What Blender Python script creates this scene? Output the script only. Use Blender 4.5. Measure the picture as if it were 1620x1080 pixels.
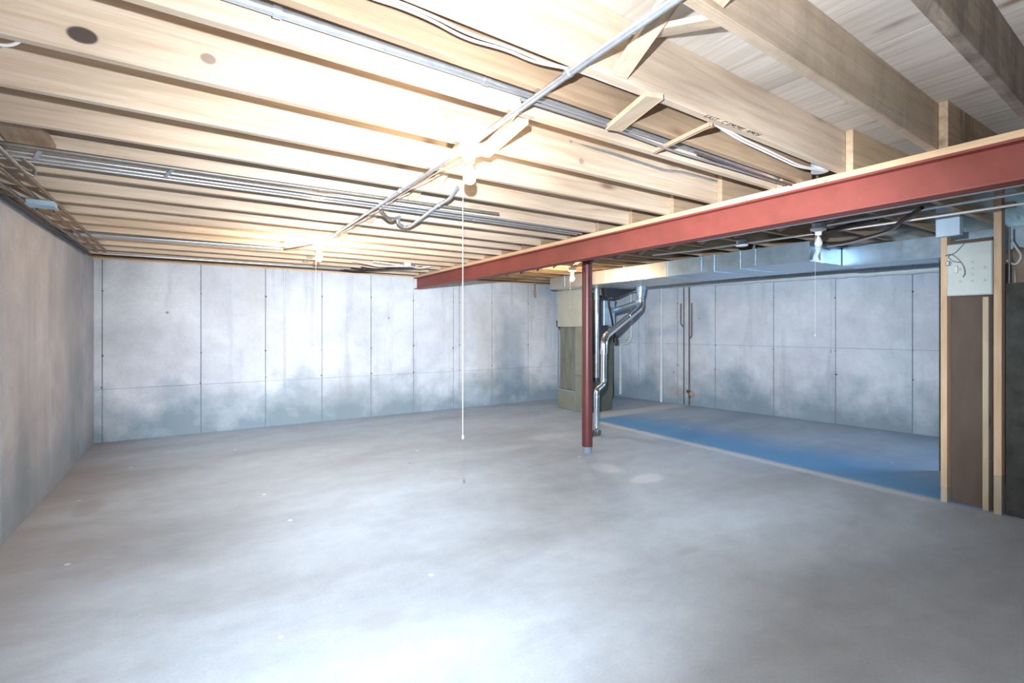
import bpy, bmesh, math, random
from mathutils import Vector, Matrix
random.seed(7)
for o in list(bpy.data.objects): bpy.data.objects.remove(o, do_unlink=True)
SC = bpy.context.scene
COL = SC.collection

# ------------------------------------------------------------------ camera, light, exposure
EYE = 1.45
cam = bpy.data.cameras.new('camera'); camo = bpy.data.objects.new('camera', cam); COL.objects.link(camo)
camo.location = (0, 0, EYE)
camo.rotation_euler = (math.radians(90), 0, math.radians(-32.45))
cam.sensor_width = 36; cam.lens = 36*780/1620
cam.shift_y = -21/1620          # horizon 21 px above the middle of the frame
cam.clip_start = .02
SC.camera = camo

w = bpy.data.worlds.new('world'); SC.world = w; w.use_nodes = True
w.node_tree.nodes['Background'].inputs[0].default_value = (.50, .72, 1.0, 1)
w.node_tree.nodes['Background'].inputs[1].default_value = .16

def lamp(name, typ, loc, power, color, **k):
    l = bpy.data.lights.new(name, typ); l.energy = power; l.color = color
    for a, b in k.items():
        if a != 'rot': setattr(l, a, b)
    o = bpy.data.objects.new(name, l); COL.objects.link(o); o.location = loc
    if 'rot' in k: o.rotation_euler = k['rot']
    return o
# the photographer's flash, a little above and ahead of the lens
lamp('camera_flash', 'POINT', (.16, .34, 1.73), 36, (.97, .98, 1), shadow_soft_size=.012)
# fill spots added at the flash: wide, ceiling, far wall, service bay
FL = Vector((.16, .34, 1.73))
for nm, tgt, pw_, deg in (('flash_beam_wide', (2.1, 6.0, .0), 455, 98), ('flash_beam_ceiling', (1.5, 1.7, 3.2), 108, 160), ('flash_beam_far_wall', (2.4, 8.0, .55), 900, 54), ('flash_beam_bay', (8.1, 5.0, .9), 780, 54)):
    lamp(nm, 'SPOT', FL, pw_, (.88, .94, 1.0), shadow_soft_size=.012, spot_size=math.radians(deg), spot_blend=1.0,
         rot=(Vector(tgt)-FL).to_track_quat('-Z', 'Y').to_euler())
BULB_E = (250, 800, 420)        # emission of the three burning bulbs
ADDED_WINDOW_E = 36.0                  # glow of the added, unseen bay window

vs = SC.view_settings
vs.view_transform = 'Standard'; vs.look = 'None'; vs.exposure = .88; vs.gamma = 1; vs.use_curve_mapping = False

# ------------------------------------------------------------------ materials
def newmat(name):
    m = bpy.data.materials.new(name); m.use_nodes = True
    nt = m.node_tree; nt.nodes.clear()
    out = nt.nodes.new('ShaderNodeOutputMaterial'); b = nt.nodes.new('ShaderNodeBsdfPrincipled')
    nt.links.new(b.outputs[0], out.inputs[0])
    return m, nt, b
def N(nt, t, **k):
    n = nt.nodes.new('ShaderNode' + t)
    for a, v in k.items():
        if a.startswith('i_'):
            key = a[2:]; n.inputs[int(key) if key.isdigit() else key].default_value = v
        else: setattr(n, a, v)
    return n
def lk(nt, a, b): nt.links.new(a, b)
def ramp(nt, fac, stops):
    r = N(nt, 'ValToRGB'); cr = r.color_ramp
    while len(cr.elements) < len(stops): cr.elements.new(.5)
    for e, (p, c) in zip(cr.elements, stops):
        e.position = p; e.color = (c[0], c[1], c[2], 1) if hasattr(c, '__len__') else (c, c, c, 1)
    lk(nt, fac, r.inputs[0]); return r.outputs[0]
def mix(nt, fac, a, b, mode='MIX'):
    m = N(nt, 'Mix', data_type='RGBA', blend_type=mode)
    for s, v in ((m.inputs[0], fac), (m.inputs[6], a), (m.inputs[7], b)):
        if hasattr(v, 'is_linked'): lk(nt, v, s)
        elif hasattr(v, '__len__'): s.default_value = (v[0], v[1], v[2], 1)
        else: s.default_value = v
    return m.outputs[2]
def math_(nt, op, a, b=0.0, clamp=False):
    m = N(nt, 'Math', operation=op, use_clamp=clamp)
    for s, v in ((m.inputs[0], a), (m.inputs[1], b)):
        if hasattr(v, 'is_linked'): lk(nt, v, s)
        else: s.default_value = v
    return m.outputs[0]
def noise(nt, vec, scale, detail=4, rough=.55, dist=0):
    n = N(nt, 'TexNoise', i_Scale=scale, i_Detail=detail, i_Roughness=rough, i_Distortion=dist)
    lk(nt, vec, n.inputs['Vector']); return n.outputs['Fac']
def mapping(nt, vec, scale=(1, 1, 1), loc=(0, 0, 0)):
    m = N(nt, 'Mapping'); m.inputs['Scale'].default_value = scale; m.inputs['Location'].default_value = loc
    lk(nt, vec, m.inputs['Vector']); return m.outputs[0]
def bump(nt, b, h, strength, dist=.01):
    n = N(nt, 'Bump', i_Strength=strength, i_Distance=dist); lk(nt, h, n.inputs['Height']); lk(nt, n.outputs[0], b.inputs['Normal'])
def blob(nt, pos, c, r, soft=.35, warp=None):
    """mask 1 inside an ellipsoid at c with radii r (a stain or knot of its own shape)"""
    v = N(nt, 'VectorMath', operation='SUBTRACT'); lk(nt, pos, v.inputs[0]); v.inputs[1].default_value = c
    s = N(nt, 'VectorMath', operation='DIVIDE'); lk(nt, v.outputs[0], s.inputs[0]); s.inputs[1].default_value = r
    l = N(nt, 'VectorMath', operation='LENGTH'); lk(nt, s.outputs[0], l.inputs[0])
    d = l.outputs['Value']
    if warp is not None: d = math_(nt, 'ADD', d, math_(nt, 'MULTIPLY', math_(nt, 'SUBTRACT', warp, .5), 1.6))
    mr = N(nt, 'MapRange', interpolation_type='SMOOTHSTEP'); lk(nt, d, mr.inputs[0])
    mr.inputs[1].default_value = 1-soft; mr.inputs[2].default_value = 1+soft*.4
    mr.inputs[3].default_value = 1; mr.inputs[4].default_value = 0
    return mr.outputs[0]

KNOTS = [((-.318, 2.09, 2.40), (.042, .08, .028), (.04, .03, .035)), ((.03, 2.10, 2.43), (.026, .08, .020), (.30, .22, .19)),
         ((.60, 1.50, 2.42), (.030, .06, .024), (.12, .05, .05)), ((.99, 2.16, 2.45), (.018, .08, .018), (.38, .30, .24)),
         ((.88, 2.58, 2.40), (.016, .08, .018), (.50, .32, .18)), ((1.84, 2.18, 2.40), (.02, .08, .018), (.40, .32, .27))]
def wood(name, c1, c2, axis='X', rough=.6, knots=True, dirt=0.0, special=False, rnd=True):
    m, nt, b = newmat(name)
    tc = N(nt, 'TexCoord'); oi = N(nt, 'ObjectInfo')
    base = tc.outputs['Object']
    if rnd:
        cmb = N(nt, 'CombineXYZ')
        for i, f in enumerate((37.0, 11.0, 23.0)): lk(nt, math_(nt, 'MULTIPLY', oi.outputs['Random'], f), cmb.inputs[i])
        add = N(nt, 'VectorMath', operation='ADD'); lk(nt, base, add.inputs[0]); lk(nt, cmb.outputs[0], add.inputs[1]); vec = add.outputs[0]
    else: vec = base
    sc = {'X': (.55, 9, 9), 'Y': (9, .55, 9), 'Z': (9, 9, .55)}[axis]
    st = mapping(nt, vec, sc)
    n1 = noise(nt, st, 2.6, 6, .62, .6)
    sc2 = {'X': (.5, 2.2, 2.2), 'Y': (2.2, .5, 2.2), 'Z': (2.2, 2.2, .5)}[axis]
    n2 = noise(nt, mapping(nt, vec, sc2), 1.6, 3, .5)
    sc3 = {'X': (1.2, 60, 60), 'Y': (60, 1.2, 60), 'Z': (60, 60, 1.2)}[axis]
    n3 = noise(nt, mapping(nt, vec, sc3), 3, 3, .6)
    col = mix(nt, ramp(nt, n1, [(.32, 0), (.70, 1)]), c1, c2)
    tone = ramp(nt, n2, [(.3, (.82, .80, .78)), (.62, (1.06, 1.05, 1.04))])
    col = mix(nt, 1.0, col, tone, 'MULTIPLY')
    col = mix(nt, .35, col, mix(nt, 1.0, col, ramp(nt, n3, [(.35, (.72, .66, .60)), (.6, (1, 1, 1))]), 'MULTIPLY'))
    wv = N(nt, 'TexWave', wave_type='BANDS', bands_direction={'X': 'Z', 'Y': 'X', 'Z': 'X'}[axis], i_Scale=5.0, i_Distortion=9.0, i_Detail=2.0)
    wv.inputs['Detail Scale'].default_value = 1.2
    lk(nt, mapping(nt, vec, {'X': (.16, 1, 1), 'Y': (1, .16, 1), 'Z': (1, 1, .16)}[axis]), wv.inputs['Vector'])
    col = mix(nt, .28, col, mix(nt, 1.0, col, ramp(nt, wv.outputs[1], [(.0, (.72, .62, .52)), (.35, (1, 1, 1))]), 'MULTIPLY'))
    if knots:
        vo = N(nt, 'TexVoronoi', feature='F1', i_Scale=1.0)
        lk(nt, mapping(nt, vec, {'X': (1.5, 5, 5), 'Y': (5, 1.5, 5), 'Z': (5, 5, 1.5)}[axis]), vo.inputs['Vector'])
        k = ramp(nt, vo.outputs['Distance'], [(.05, 1), (.10, .45), (.16, 0)])
        col = mix(nt, math_(nt, 'MULTIPLY', k, .75), col, (.20, .11, .07))
    if special:
        g = N(nt, 'NewGeometry')
        for c, r, kc in KNOTS:
            col = mix(nt, math_(nt, 'MULTIPLY', blob(nt, g.outputs['Position'], c, tuple(q*1.9 for q in r), .6), .35), col, (.55, .42, .30))
            col = mix(nt, math_(nt, 'MULTIPLY', blob(nt, g.outputs['Position'], c, r, .2), .92), col, kc)
    if dirt:
        n4 = noise(nt, mapping(nt, vec, (2.2, 2.2, .8)), 3.2, 6, .7, .8)
        col = mix(nt, math_(nt, 'MULTIPLY', ramp(nt, n4, [(.42, 0), (.62, 1)]), dirt), col, (.13, .10, .085))
    lk(nt, col, b.inputs['Base Color']); b.inputs['Roughness'].default_value = rough
    b.inputs['Specular IOR Level'].default_value = .3
    bump(nt, b, n3, .12, .004)
    return m
M = {}
M['joist'] = wood('joist_wood', (.72, .62, .51), (.59, .475, .36), 'X', special=True)
M['joist_stained'] = wood('stained_joist_wood', (.40, .34, .28), (.26, .21, .17), 'X', dirt=.75)
M['joist_marked'] = wood('marked_joist_wood', (.68, .575, .46), (.55, .44, .33), 'X', dirt=.22)
M['joist_dim'] = wood('weathered_joist_wood', (.62, .48, .34), (.42, .31, .21), 'X', dirt=.55)  # second-bay shade painted into the wood colour, plus mottled dirt
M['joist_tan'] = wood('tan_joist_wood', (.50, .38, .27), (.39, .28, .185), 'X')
M['brace'] = wood('brace_wood', (.70, .60, .48), (.60, .49, .36), 'Y', special=False)
M['brace_old'] = wood('old_brace_wood', (.50, .38, .28), (.36, .26, .18), 'Y')
M['stud'] = wood('stud_wood', (.70, .54, .39), (.58, .43, .29), 'Z')
M['stud_dim'] = wood('stud_wood_green', (.50, .46, .36), (.42, .38, .29), 'Z')
M['plate'] = wood('plate_wood', (.80, .62, .42), (.72, .54, .35), 'Y', knots=False)
M['ply'] = wood('plywood', (.82, .79, .75), (.68, .63, .57), 'Y', knots=True)
M['osb'] = wood('header_wood', (.72, .57, .40), (.60, .45, .29), 'X')  # brighter joist wood, light on one bay joist put into the colour

def concrete(name, base, dark, floor=False, damp=0):
    m, nt, b = newmat(name)
    g = N(nt, 'NewGeometry'); P = g.outputs['Position']
    warp = noise(nt, P, 1.7, 5, .6)
    st = mapping(nt, P, (.55, 1.5, 1) if floor else (1, 1, 1))
    n1 = noise(nt, st, .9, 7, .62, .5); n2 = noise(nt, P, 4.5, 6, .7); n3 = noise(nt, P, 70, 3, .6)
    col = mix(nt, ramp(nt, n1, [(.34, 1), (.64, 0)]), base, dark)
    col = mix(nt, 1.0, col, ramp(nt, n2, [(.3, (.90, .90, .91)), (.65, (1.04, 1.04, 1.04))]), 'MULTIPLY')
    col = mix(nt, .5, col, mix(nt, 1.0, col, ramp(nt, n3, [(.25, (.82, .83, .85)), (.6, (1.03, 1.03, 1.03))]), 'MULTIPLY'))
    sep = N(nt, 'SeparateXYZ'); lk(nt, P, sep.inputs[0])
    if floor:
        def step(v, a, c):
            mr = N(nt, 'MapRange', interpolation_type='SMOOTHSTEP'); lk(nt, v, mr.inputs[0])
            mr.inputs[1].default_value = a; mr.inputs[2].default_value = c; return mr.outputs[0]
        wx = math_(nt, 'ADD', sep.outputs[0], math_(nt, 'MULTIPLY', math_(nt, 'SUBTRACT', n2, .5), .10))
        wy = math_(nt, 'ADD', sep.outputs[1], math_(nt, 'MULTIPLY', math_(nt, 'SUBTRACT', n2, .5), .12))
        # bluish shade of the service bay painted in, fading towards the outer wall
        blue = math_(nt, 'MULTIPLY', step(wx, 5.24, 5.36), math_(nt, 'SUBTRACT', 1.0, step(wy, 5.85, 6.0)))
        shade_fade = ramp(nt, math_(nt, 'ADD', math_(nt, 'MULTIPLY', step(wx, 5.4, 6.9), .72), math_(nt, 'MULTIPLY', n1, .5)), [(.30, .98), (.95, .08)])
        col = mix(nt, math_(nt, 'MULTIPLY', blue, shade_fade), col, (.12, .33, .62))
        # pale lines left by removed wall plates
        l1 = math_(nt, 'MULTIPLY', step(wx, 5.10, 5.17), math_(nt, 'SUBTRACT', 1.0, step(wx, 5.22, 5.30)))
        l1 = math_(nt, 'MULTIPLY', l1, step(wy, 1.5, 1.7)); l1 = math_(nt, 'MULTIPLY', l1, math_(nt, 'SUBTRACT', 1.0, step(wy, 5.6, 6.2)))
        l2 = math_(nt, 'MULTIPLY', step(wy, 5.95, 6.02), math_(nt, 'SUBTRACT', 1.0, step(wy, 6.28, 6.36)))
        l2 = math_(nt, 'MULTIPLY', l2, step(wx, 5.3, 5.6))
        col = mix(nt, math_(nt, 'MULTIPLY', math_(nt, 'MAXIMUM', l1, l2), .6), col, (.66, .72, .78))
        for c, r, f, cc in (((3.64, 3.32, 0), (.20, .12, 1), .75, (.62, .67, .76)), ((3.55, 3.80, 0), (.16, .20, 1), .6, (.62, .66, .74)),
                            ((3.98, 5.31, 0), (.34, .2, 1), .55, (.62, .65, .72)), ((6.6, 4.95, 0), (.30, .06, 1), .5, (.42, .58, .76)),
                            ((.76, 2.42, 0), (.15, .10, 1), .5, (.33, .35, .38)), ((3.4, 7.3, 0), (.55, .18, 1), .45, (.28, .30, .33)),
                            ((-.75, 5.2, 0), (.1, .25, 1), .4, (.3, .31, .33)), ((2.7, 2.1, 0), (.12, .05, 1), .45, (.36, .38, .4))):
            col = mix(nt, math_(nt, 'MULTIPLY', blob(nt, P, c, r, .5, warp), f), col, cc)
        vo = N(nt, 'TexVoronoi', feature='F1', i_Scale=2.3); lk(nt, P, vo.inputs['Vector'])
        col = mix(nt, ramp(nt, vo.outputs['Distance'], [(.030, .9), (.046, 0)]), col, (.86, .86, .84))
        vo = N(nt, 'TexVoronoi', feature='F1', i_Scale=1.6); lk(nt, mapping(nt, P, (1, 1, 1), (3.3, 1.1, 0)), vo.inputs['Vector'])
        col = mix(nt, ramp(nt, vo.outputs['Distance'], [(.018, .7), (.03, 0)]), col, (.16, .14, .13))
        # browner, darker band along the left wall
        edge = math_(nt, 'SUBTRACT', 1.0, step(math_(nt, 'ADD', sep.outputs[0], math_(nt, 'MULTIPLY', n1, .9)), -.9, .25))
        col = mix(nt, math_(nt, 'MULTIPLY', edge, .6), col, (.30, .24, .21))
    else:
        # damp marks that climb the foot of the wall unevenly
        z = math_(nt, 'ADD', sep.outputs[2], math_(nt, 'MULTIPLY', math_(nt, 'SUBTRACT', warp, .5), 1.5))
        col = mix(nt, math_(nt, 'MULTIPLY', ramp(nt, z, [(.12, 1), (.75, 0)]), damp), col, (.18, .27, .34))
        stv = noise(nt, mapping(nt, P, (3.2, 3.2, .35)), 1.3, 5, .6)
        col = mix(nt, math_(nt, 'MULTIPLY', ramp(nt, stv, [(.54, 0), (.72, 1)]), .38), col, (.24, .27, .30))
        vo = N(nt, 'TexVoronoi', feature='F1', i_Scale=1.7); lk(nt, P, vo.inputs['Vector'])
        col = mix(nt, ramp(nt, vo.outputs['Distance'], [(.02, .7), (.035, 0)]), col, (.12, .13, .15))
        if name == 'left_wall_concrete':
            for c, r, f in (((-1.11, 7.0, .9), (1, .45, 1.0), .45), ((-1.11, 5.1, .55), (1, .25, .7), .45), ((-1.11, 4.1, .33), (1, .10, .08), .6), ((-1.11, 5.9, 1.7), (1, .12, .5), .3)):
                col = mix(nt, math_(nt, 'MULTIPLY', blob(nt, P, c, r, .8, warp), f), col, (.17, .22, .25))
        else:
            for c, r, f, cc in (((4.6, 8.05, 1.1), (.35, 1, .9), .35, (.38, .35, .30)), ((5.1, 8.05, .8), (.4, 1, 1.1), .45, (.10, .19, .28)),
                                ((.7, 8.05, 1.9), (.22, 1, .7), .25, (.40, .38, .33)), ((2.2, 8.05, .3), (1.6, 1, .45), .3, (.25, .30, .30)),
                                ((7.7, 6.3, .25), (.3, .3, .14), .5, (.33, .26, .16)), ((3.1, 8.05, 2.15), (.16, 1, .16), .7, (.70, .78, .82))):
                col = mix(nt, math_(nt, 'MULTIPLY', blob(nt, P, c, r, .7, warp), f), col, cc)
    lk(nt, col, b.inputs['Base Color'])
    b.inputs['Roughness'].default_value = .62 if floor else .85
    b.inputs['Specular IOR Level'].default_value = .35 if floor else .15
    bump(nt, b, n2 if floor else n3, .06 if floor else .15, .01)
    return m
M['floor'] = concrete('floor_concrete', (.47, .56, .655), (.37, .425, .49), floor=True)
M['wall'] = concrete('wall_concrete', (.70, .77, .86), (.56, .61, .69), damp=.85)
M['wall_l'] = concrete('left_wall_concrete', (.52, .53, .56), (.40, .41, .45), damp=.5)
M['joint'] = concrete('joint_concrete', (.27, .33, .41), (.18, .22, .28), damp=.3)

def plain(name, c, rough=.5, metal=0, var=.12, vscale=6, spec=.5, streak=None, emit=None, spots=None):
    m, nt, b = newmat(name)
    g = N(nt, 'NewGeometry'); P = g.outputs['Position']
    if streak: P2 = mapping(nt, P, streak)
    else: P2 = P
    n = noise(nt, P2, vscale, 5, .65)
    col = mix(nt, 1.0, c, ramp(nt, n, [(.3, (1-var,)*3), (.7, (1+var*.5,)*3)]), 'MULTIPLY')
    if spots:
        n2 = noise(nt, P, spots[1], 6, .75); col = mix(nt, ramp(nt, n2, [(spots[2], 0), (spots[2]+.06, 1)]), col, spots[0])
    lk(nt, col, b.inputs['Base Color'])
    b.inputs['Metallic'].default_value = metal; b.inputs['Specular IOR Level'].default_value = spec
    rr = N(nt, 'MapRange'); lk(nt, n, rr.inputs[0]); rr.inputs[3].default_value = max(0, rough-.08); rr.inputs[4].default_value = min(1, rough+.12)
    lk(nt, rr.outputs[0], b.inputs['Roughness'])
    if emit:
        b.inputs['Emission Color'].default_value = (*emit[0], 1); b.inputs['Emission Strength'].default_value = emit[1]
    return m
M['red'] = plain('red_oxide_steel', (.27, .068, .055), .52, 0, .25, 3, .4, spots=((.50, .22, .19), 34, .69))
M['red_post'] = plain('red_oxide_post_paint', (.115, .028, .030), .38, 0, .25, 5, .5, spots=((.30, .14, .12), 22, .70))
M['galv'] = plain('galvanized_sheet', (.46, .62, .76), .34, .82, .12, 9)  # blue light of the bay painted into the metal colour
M['galv_warm'] = plain('plain_galvanized_sheet', (.70, .69, .64), .38, .75, .10, 7)  # same sheet metal with warm bulb light painted into its colour
M['emt'] = plain('galvanized_conduit', (.66, .72, .78), .30, .8, .12, 20)
M['emt_dark'] = plain('dull_conduit', (.25, .24, .22), .45, .55, .2, 20)
M['emt_brown'] = plain('rusty_conduit', (.22, .16, .12), .55, .4, .3, 14)
M['flue'] = plain('polished_flue_pipe', (.80, .84, .88), .16, 1.0, .06, 10)
M['dark_metal'] = plain('dark_oiled_metal', (.06, .07, .085), .35, .6, .2, 8)
M['furn'] = plain('furnace_enamel', (.47, .50, .44), .5, .1, .10, 5)
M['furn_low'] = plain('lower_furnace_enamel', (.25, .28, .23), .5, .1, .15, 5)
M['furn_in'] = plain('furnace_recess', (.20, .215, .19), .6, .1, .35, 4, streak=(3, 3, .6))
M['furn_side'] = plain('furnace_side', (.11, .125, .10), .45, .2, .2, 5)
M['pvc'] = plain('white_plastic_pipe', (.66, .74, .78), .45, 0, .08, 8)
M['black'] = plain('black_iron', (.025, .022, .022), .5, .2, .2, 10)
M['copper'] = plain('tarnished_copper', (.17, .13, .12), .5, .5, .3, 20)
M['cable_w'] = plain('white_cable', (.85, .83, .82), .5, 0, .05, 8)
M['cable_g'] = plain('grey_cable', (.22, .22, .24), .5, 0, .1, 8)
M['cord'] = plain('cotton_cord', (.62, .62, .60), .8, 0, .03, 8)
M['porcelain'] = plain('white_porcelain', (.80, .82, .85), .25, 0, .03, 8)
M['box'] = plain('galvanized_box', (.42, .60, .76), .45, .3, .12, 14)
M['panel_grey'] = plain('grey_enclosure_paint', (.50, .58, .58), .42, 0, .08, 7)
M['panel_blue'] = plain('pale_enclosure_paint', (.50, .66, .82), .42, 0, .08, 7)
M['brown_board'] = plain('brown_hardboard', (.13, .10, .085), .7, 0, .30, 2.2, .2, streak=(1, 1, .5))
M['dark_board'] = plain('dark_hardboard', (.075, .08, .078), .8, 0, .35, 9, .1)
M['copper_wire'] = plain('tan_wire', (.60, .42, .33), .45, .2, .1, 8)
M['brass'] = plain('brass', (.55, .40, .14), .35, .8, .1, 20)
M['ink'] = plain('black_ink', (.05, .045, .04), .9, 0, .3, 60)
M['label_grey'] = plain('faded_label', (.38, .45, .46), .6)
M['insul'] = plain('tan_pipe_wrap', (.36, .28, .22), .8, 0, .25, 6)
M['glass_off'] = plain('unlit_bulb_glass', (.62, .62, .78), .15, 0, .02, 8)
M['sky_pane'] = plain('daylight_pane', (.3, .5, .8), .3, 0, .0, 8, emit=((.30, .62, 1.0), ADDED_WINDOW_E))  # glowing pane of the added window
M['frame'] = plain('window_frame_paint', (.7, .7, .68), .5)
for i, e in enumerate(BULB_E):
    M['bulb%d' % i] = plain('burning_bulb_glass', (.9, .9, .85), .3, emit=((1.0, .72, .44), e))

# ------------------------------------------------------------------ mesh helpers
def link(name, bm, mat, parent=None, smooth=False, label=None, loc=None, rot=None):
    me = bpy.data.meshes.new(name); bmesh.ops.recalc_face_normals(bm, faces=bm.faces); bm.to_mesh(me); bm.free()
    if smooth:
        for p in me.polygons: p.use_smooth = True
        try: me.set_sharp_from_angle(angle=math.radians(40))
        except Exception: pass
    me.materials.append(M[mat] if isinstance(mat, str) else mat)
    o = bpy.data.objects.new(name, me); COL.objects.link(o)
    if parent is not None: o.parent = parent
    if loc is not None: o.location = loc
    if rot is not None: o.rotation_euler = rot
    if label: o['label'] = label
    return o
def box(bm, x0, x1, y0, y1, z0, z1, bev=0.0):
    r = bmesh.ops.create_cube(bm, size=1); vs_ = r['verts']
    for v in vs_: v.co = Vector((x0+(v.co.x+.5)*(x1-x0), y0+(v.co.y+.5)*(y1-y0), z0+(v.co.z+.5)*(z1-z0)))
    if bev:
        es = list({e for v in vs_ for e in v.link_edges})
        bmesh.ops.bevel(bm, geom=es, offset=bev, segments=1, affect='EDGES', profile=.5)
    return bm
def B(*a, **k): return box(bmesh.new(), *a, **k)
def obox(bm, p, q, width, height, bev=0.0, up=(0, 0, 1)):
    """a bar from p to q, given cross-section"""
    p, q = Vector(p), Vector(q); d = (q-p); L = d.length; d.normalize()
    s = d.cross(Vector(up)).normalized(); u = s.cross(d).normalized()
    r = bmesh.ops.create_cube(bm, size=1); vv = r['verts']
    for v in vv: v.co = p + d*((v.co.x+.5)*L) + s*(v.co.y*width) + u*(v.co.z*height)
    if bev: bmesh.ops.bevel(bm, geom=list({e for v in vv for e in v.link_edges}), offset=bev, segments=1, affect='EDGES')
    return bm
def soften(pts, rad, seg=5):
    pts = [Vector(p) for p in pts]
    if rad <= 0 or len(pts) < 3: return pts
    out = [pts[0]]
    for a, b, c in zip(pts, pts[1:], pts[2:]):
        r = min(rad, (a-b).length*.48, (c-b).length*.48)
        p0 = b+(a-b).normalized()*r; p1 = b+(c-b).normalized()*r
        for i in range(seg+1):
            t = i/seg; out.append(p0*(1-t)**2 + b*2*t*(1-t) + p1*t*t)
    out.append(pts[-1]); return out
def tube(bm, pts, r, n=10, rad=0.0, caps=True):
    pts = soften(pts, rad); rs = r if hasattr(r, '__len__') else [r]*len(pts)
    rings = []; t0 = (pts[1]-pts[0]).normalized()
    ref = Vector((0, 0, 1)) if abs(t0.z) < .9 else Vector((1, 0, 0))
    nrm = t0.cross(ref).normalized()
    for i, p in enumerate(pts):
        if i == 0: t = t0
        elif i == len(pts)-1: t = (pts[i]-pts[i-1]).normalized()
        else: t = ((pts[i+1]-pts[i]).normalized()+(pts[i]-pts[i-1]).normalized()).normalized()
        nrm = (nrm-t*nrm.dot(t)).normalized(); bn = t.cross(nrm)
        rings.append([bm.verts.new(p+(nrm*math.cos(2*math.pi*k/n)+bn*math.sin(2*math.pi*k/n))*rs[i]) for k in range(n)])
    for a, b in zip(rings, rings[1:]):
        for k in range(n): bm.faces.new((a[k], a[(k+1) % n], b[(k+1) % n], b[k]))
    if caps: bm.faces.new(rings[0][::-1]); bm.faces.new(rings[-1])
    return bm
def T(pts, r, **k): return tube(bmesh.new(), pts, r, **k)
def lathe(bm, prof, c=(0, 0, 0), n=24):
    c = Vector(c); rings = []
    for r, z in prof:
        if r < 1e-5: rings.append([bm.verts.new(c+Vector((0, 0, z)))])
        else: rings.append([bm.verts.new(c+Vector((r*math.cos(2*math.pi*k/n), r*math.sin(2*math.pi*k/n), z))) for k in range(n)])
    for a, b in zip(rings, rings[1:]):
        for k in range(n):
            if len(a) == 1 and len(b) == 1: continue
            if len(a) == 1: bm.faces.new((a[0], b[(k+1) % n], b[k]))
            elif len(b) == 1: bm.faces.new((a[k], a[(k+1) % n], b[0]))
            else: bm.faces.new((a[k], a[(k+1) % n], b[(k+1) % n], b[k]))
    return bm
def prism(bm, poly, axis, a, b):
    """extrude a polygon (list of 2-tuples) along axis from a to b"""
    def mk(p, t): return {'X': (t, p[0], p[1]), 'Y': (p[0], t, p[1]), 'Z': (p[0], p[1], t)}[axis]
    v0 = [bm.verts.new(mk(p, a)) for p in poly]; v1 = [bm.verts.new(mk(p, b)) for p in poly]
    bm.faces.new(v0); bm.faces.new(v1[::-1]); n = len(poly)
    for i in range(n): bm.faces.new((v0[i], v0[(i+1) % n], v1[(i+1) % n], v1[i]))
    return bm
def empty(name, loc, label=None, cat=None, group=None, kind=None):
    o = bpy.data.objects.new(name, None); COL.objects.link(o); o.location = loc; o.empty_display_size = .1
    tag(o, label, cat, group, kind); return o
def tag(o, label=None, cat=None, group=None, kind=None):
    if label: o['label'] = label
    if cat: o['category'] = cat
    if group: o['group'] = group
    if kind: o['kind'] = kind
    return o
def part(name, bm, mat, parent, **k):
    """part given in world coordinates, parented to a thing whose origin may be elsewhere"""
    off = Vector(parent.location)
    p = parent.parent
    while p is not None: off += Vector(p.location); p = p.parent
    bmesh.ops.translate(bm, verts=bm.verts, vec=-off)
    return link(name, bm, mat, parent, **k)

WT, JB, JT = 2.324, 2.345, 2.58      # wall top, joist bottom, joist top
BX = 3.12                            # near face of the steel beam

# ------------------------------------------------------------------ structure: floor, walls, ceiling
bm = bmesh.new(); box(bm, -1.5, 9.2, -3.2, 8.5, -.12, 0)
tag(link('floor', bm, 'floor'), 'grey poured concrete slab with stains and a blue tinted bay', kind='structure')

def panel_wall(name, mat, p0, p1, cuts, zc, thick, label, skip=()):
    """poured wall seen from the +normal side: recessed core, one slab per form panel with a bevelled edge"""
    p0, p1 = Vector(p0), Vector(p1); d = (p1-p0); L = d.length; d.normalize(); nrm = Vector((d.y, -d.x, 0))
    root = empty(name, (0, 0, 0), label, kind='structure')
    def slab(bm, a, b, z0, z1, d0, d1, bev=0.0, taper=0.0):
        r = bmesh.ops.create_cube(bm, size=1)['verts']
        for v in r:
            front = v.co.y > 0
            t = a+(v.co.x+.5)*(b-a); z = z0+(v.co.z+.5)*(z1-z0)
            if front and taper:
                t += -taper if v.co.x > 0 else taper; z += -taper*.35 if v.co.z > 0 else taper*.35
            v.co = p0 + d*t + nrm*(d1 if front else d0) + Vector((0, 0, z))
    bm = bmesh.new(); slab(bm, 0, L, 0, WT, -thick, -.006); part('core', bm, 'joint', root)
    xs = [0]+list(cuts)+[L]; zs = [0]+list(zc)+[WT]
    for a, b in zip(xs, xs[1:]):
        for k, (z0, z1) in enumerate(zip(zs, zs[1:])):
            bm = bmesh.new(); g = .0035; gz = .0012
            slab(bm, a+g, b-g, z0+(gz if k else 0), z1-(gz if z1 < WT else 0), -.01, random.uniform(-.001, .001), taper=.0035)
            part('form_panel', bm, mat, root)
    if name != 'wall_left':
        for c in cuts:
            for z in (.72, 1.12, 1.93):
                bm = bmesh.new(); q = p0+d*(c+random.uniform(-.01, .01)); z += random.uniform(-.03, .03)
                tube(bm, [q-nrm*.003+Vector((0, 0, z)), q+nrm*.0022+Vector((0, 0, z))], random.uniform(.006, .013), n=7); part('tie_hole', bm, 'dark_board', root)
    return root
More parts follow.
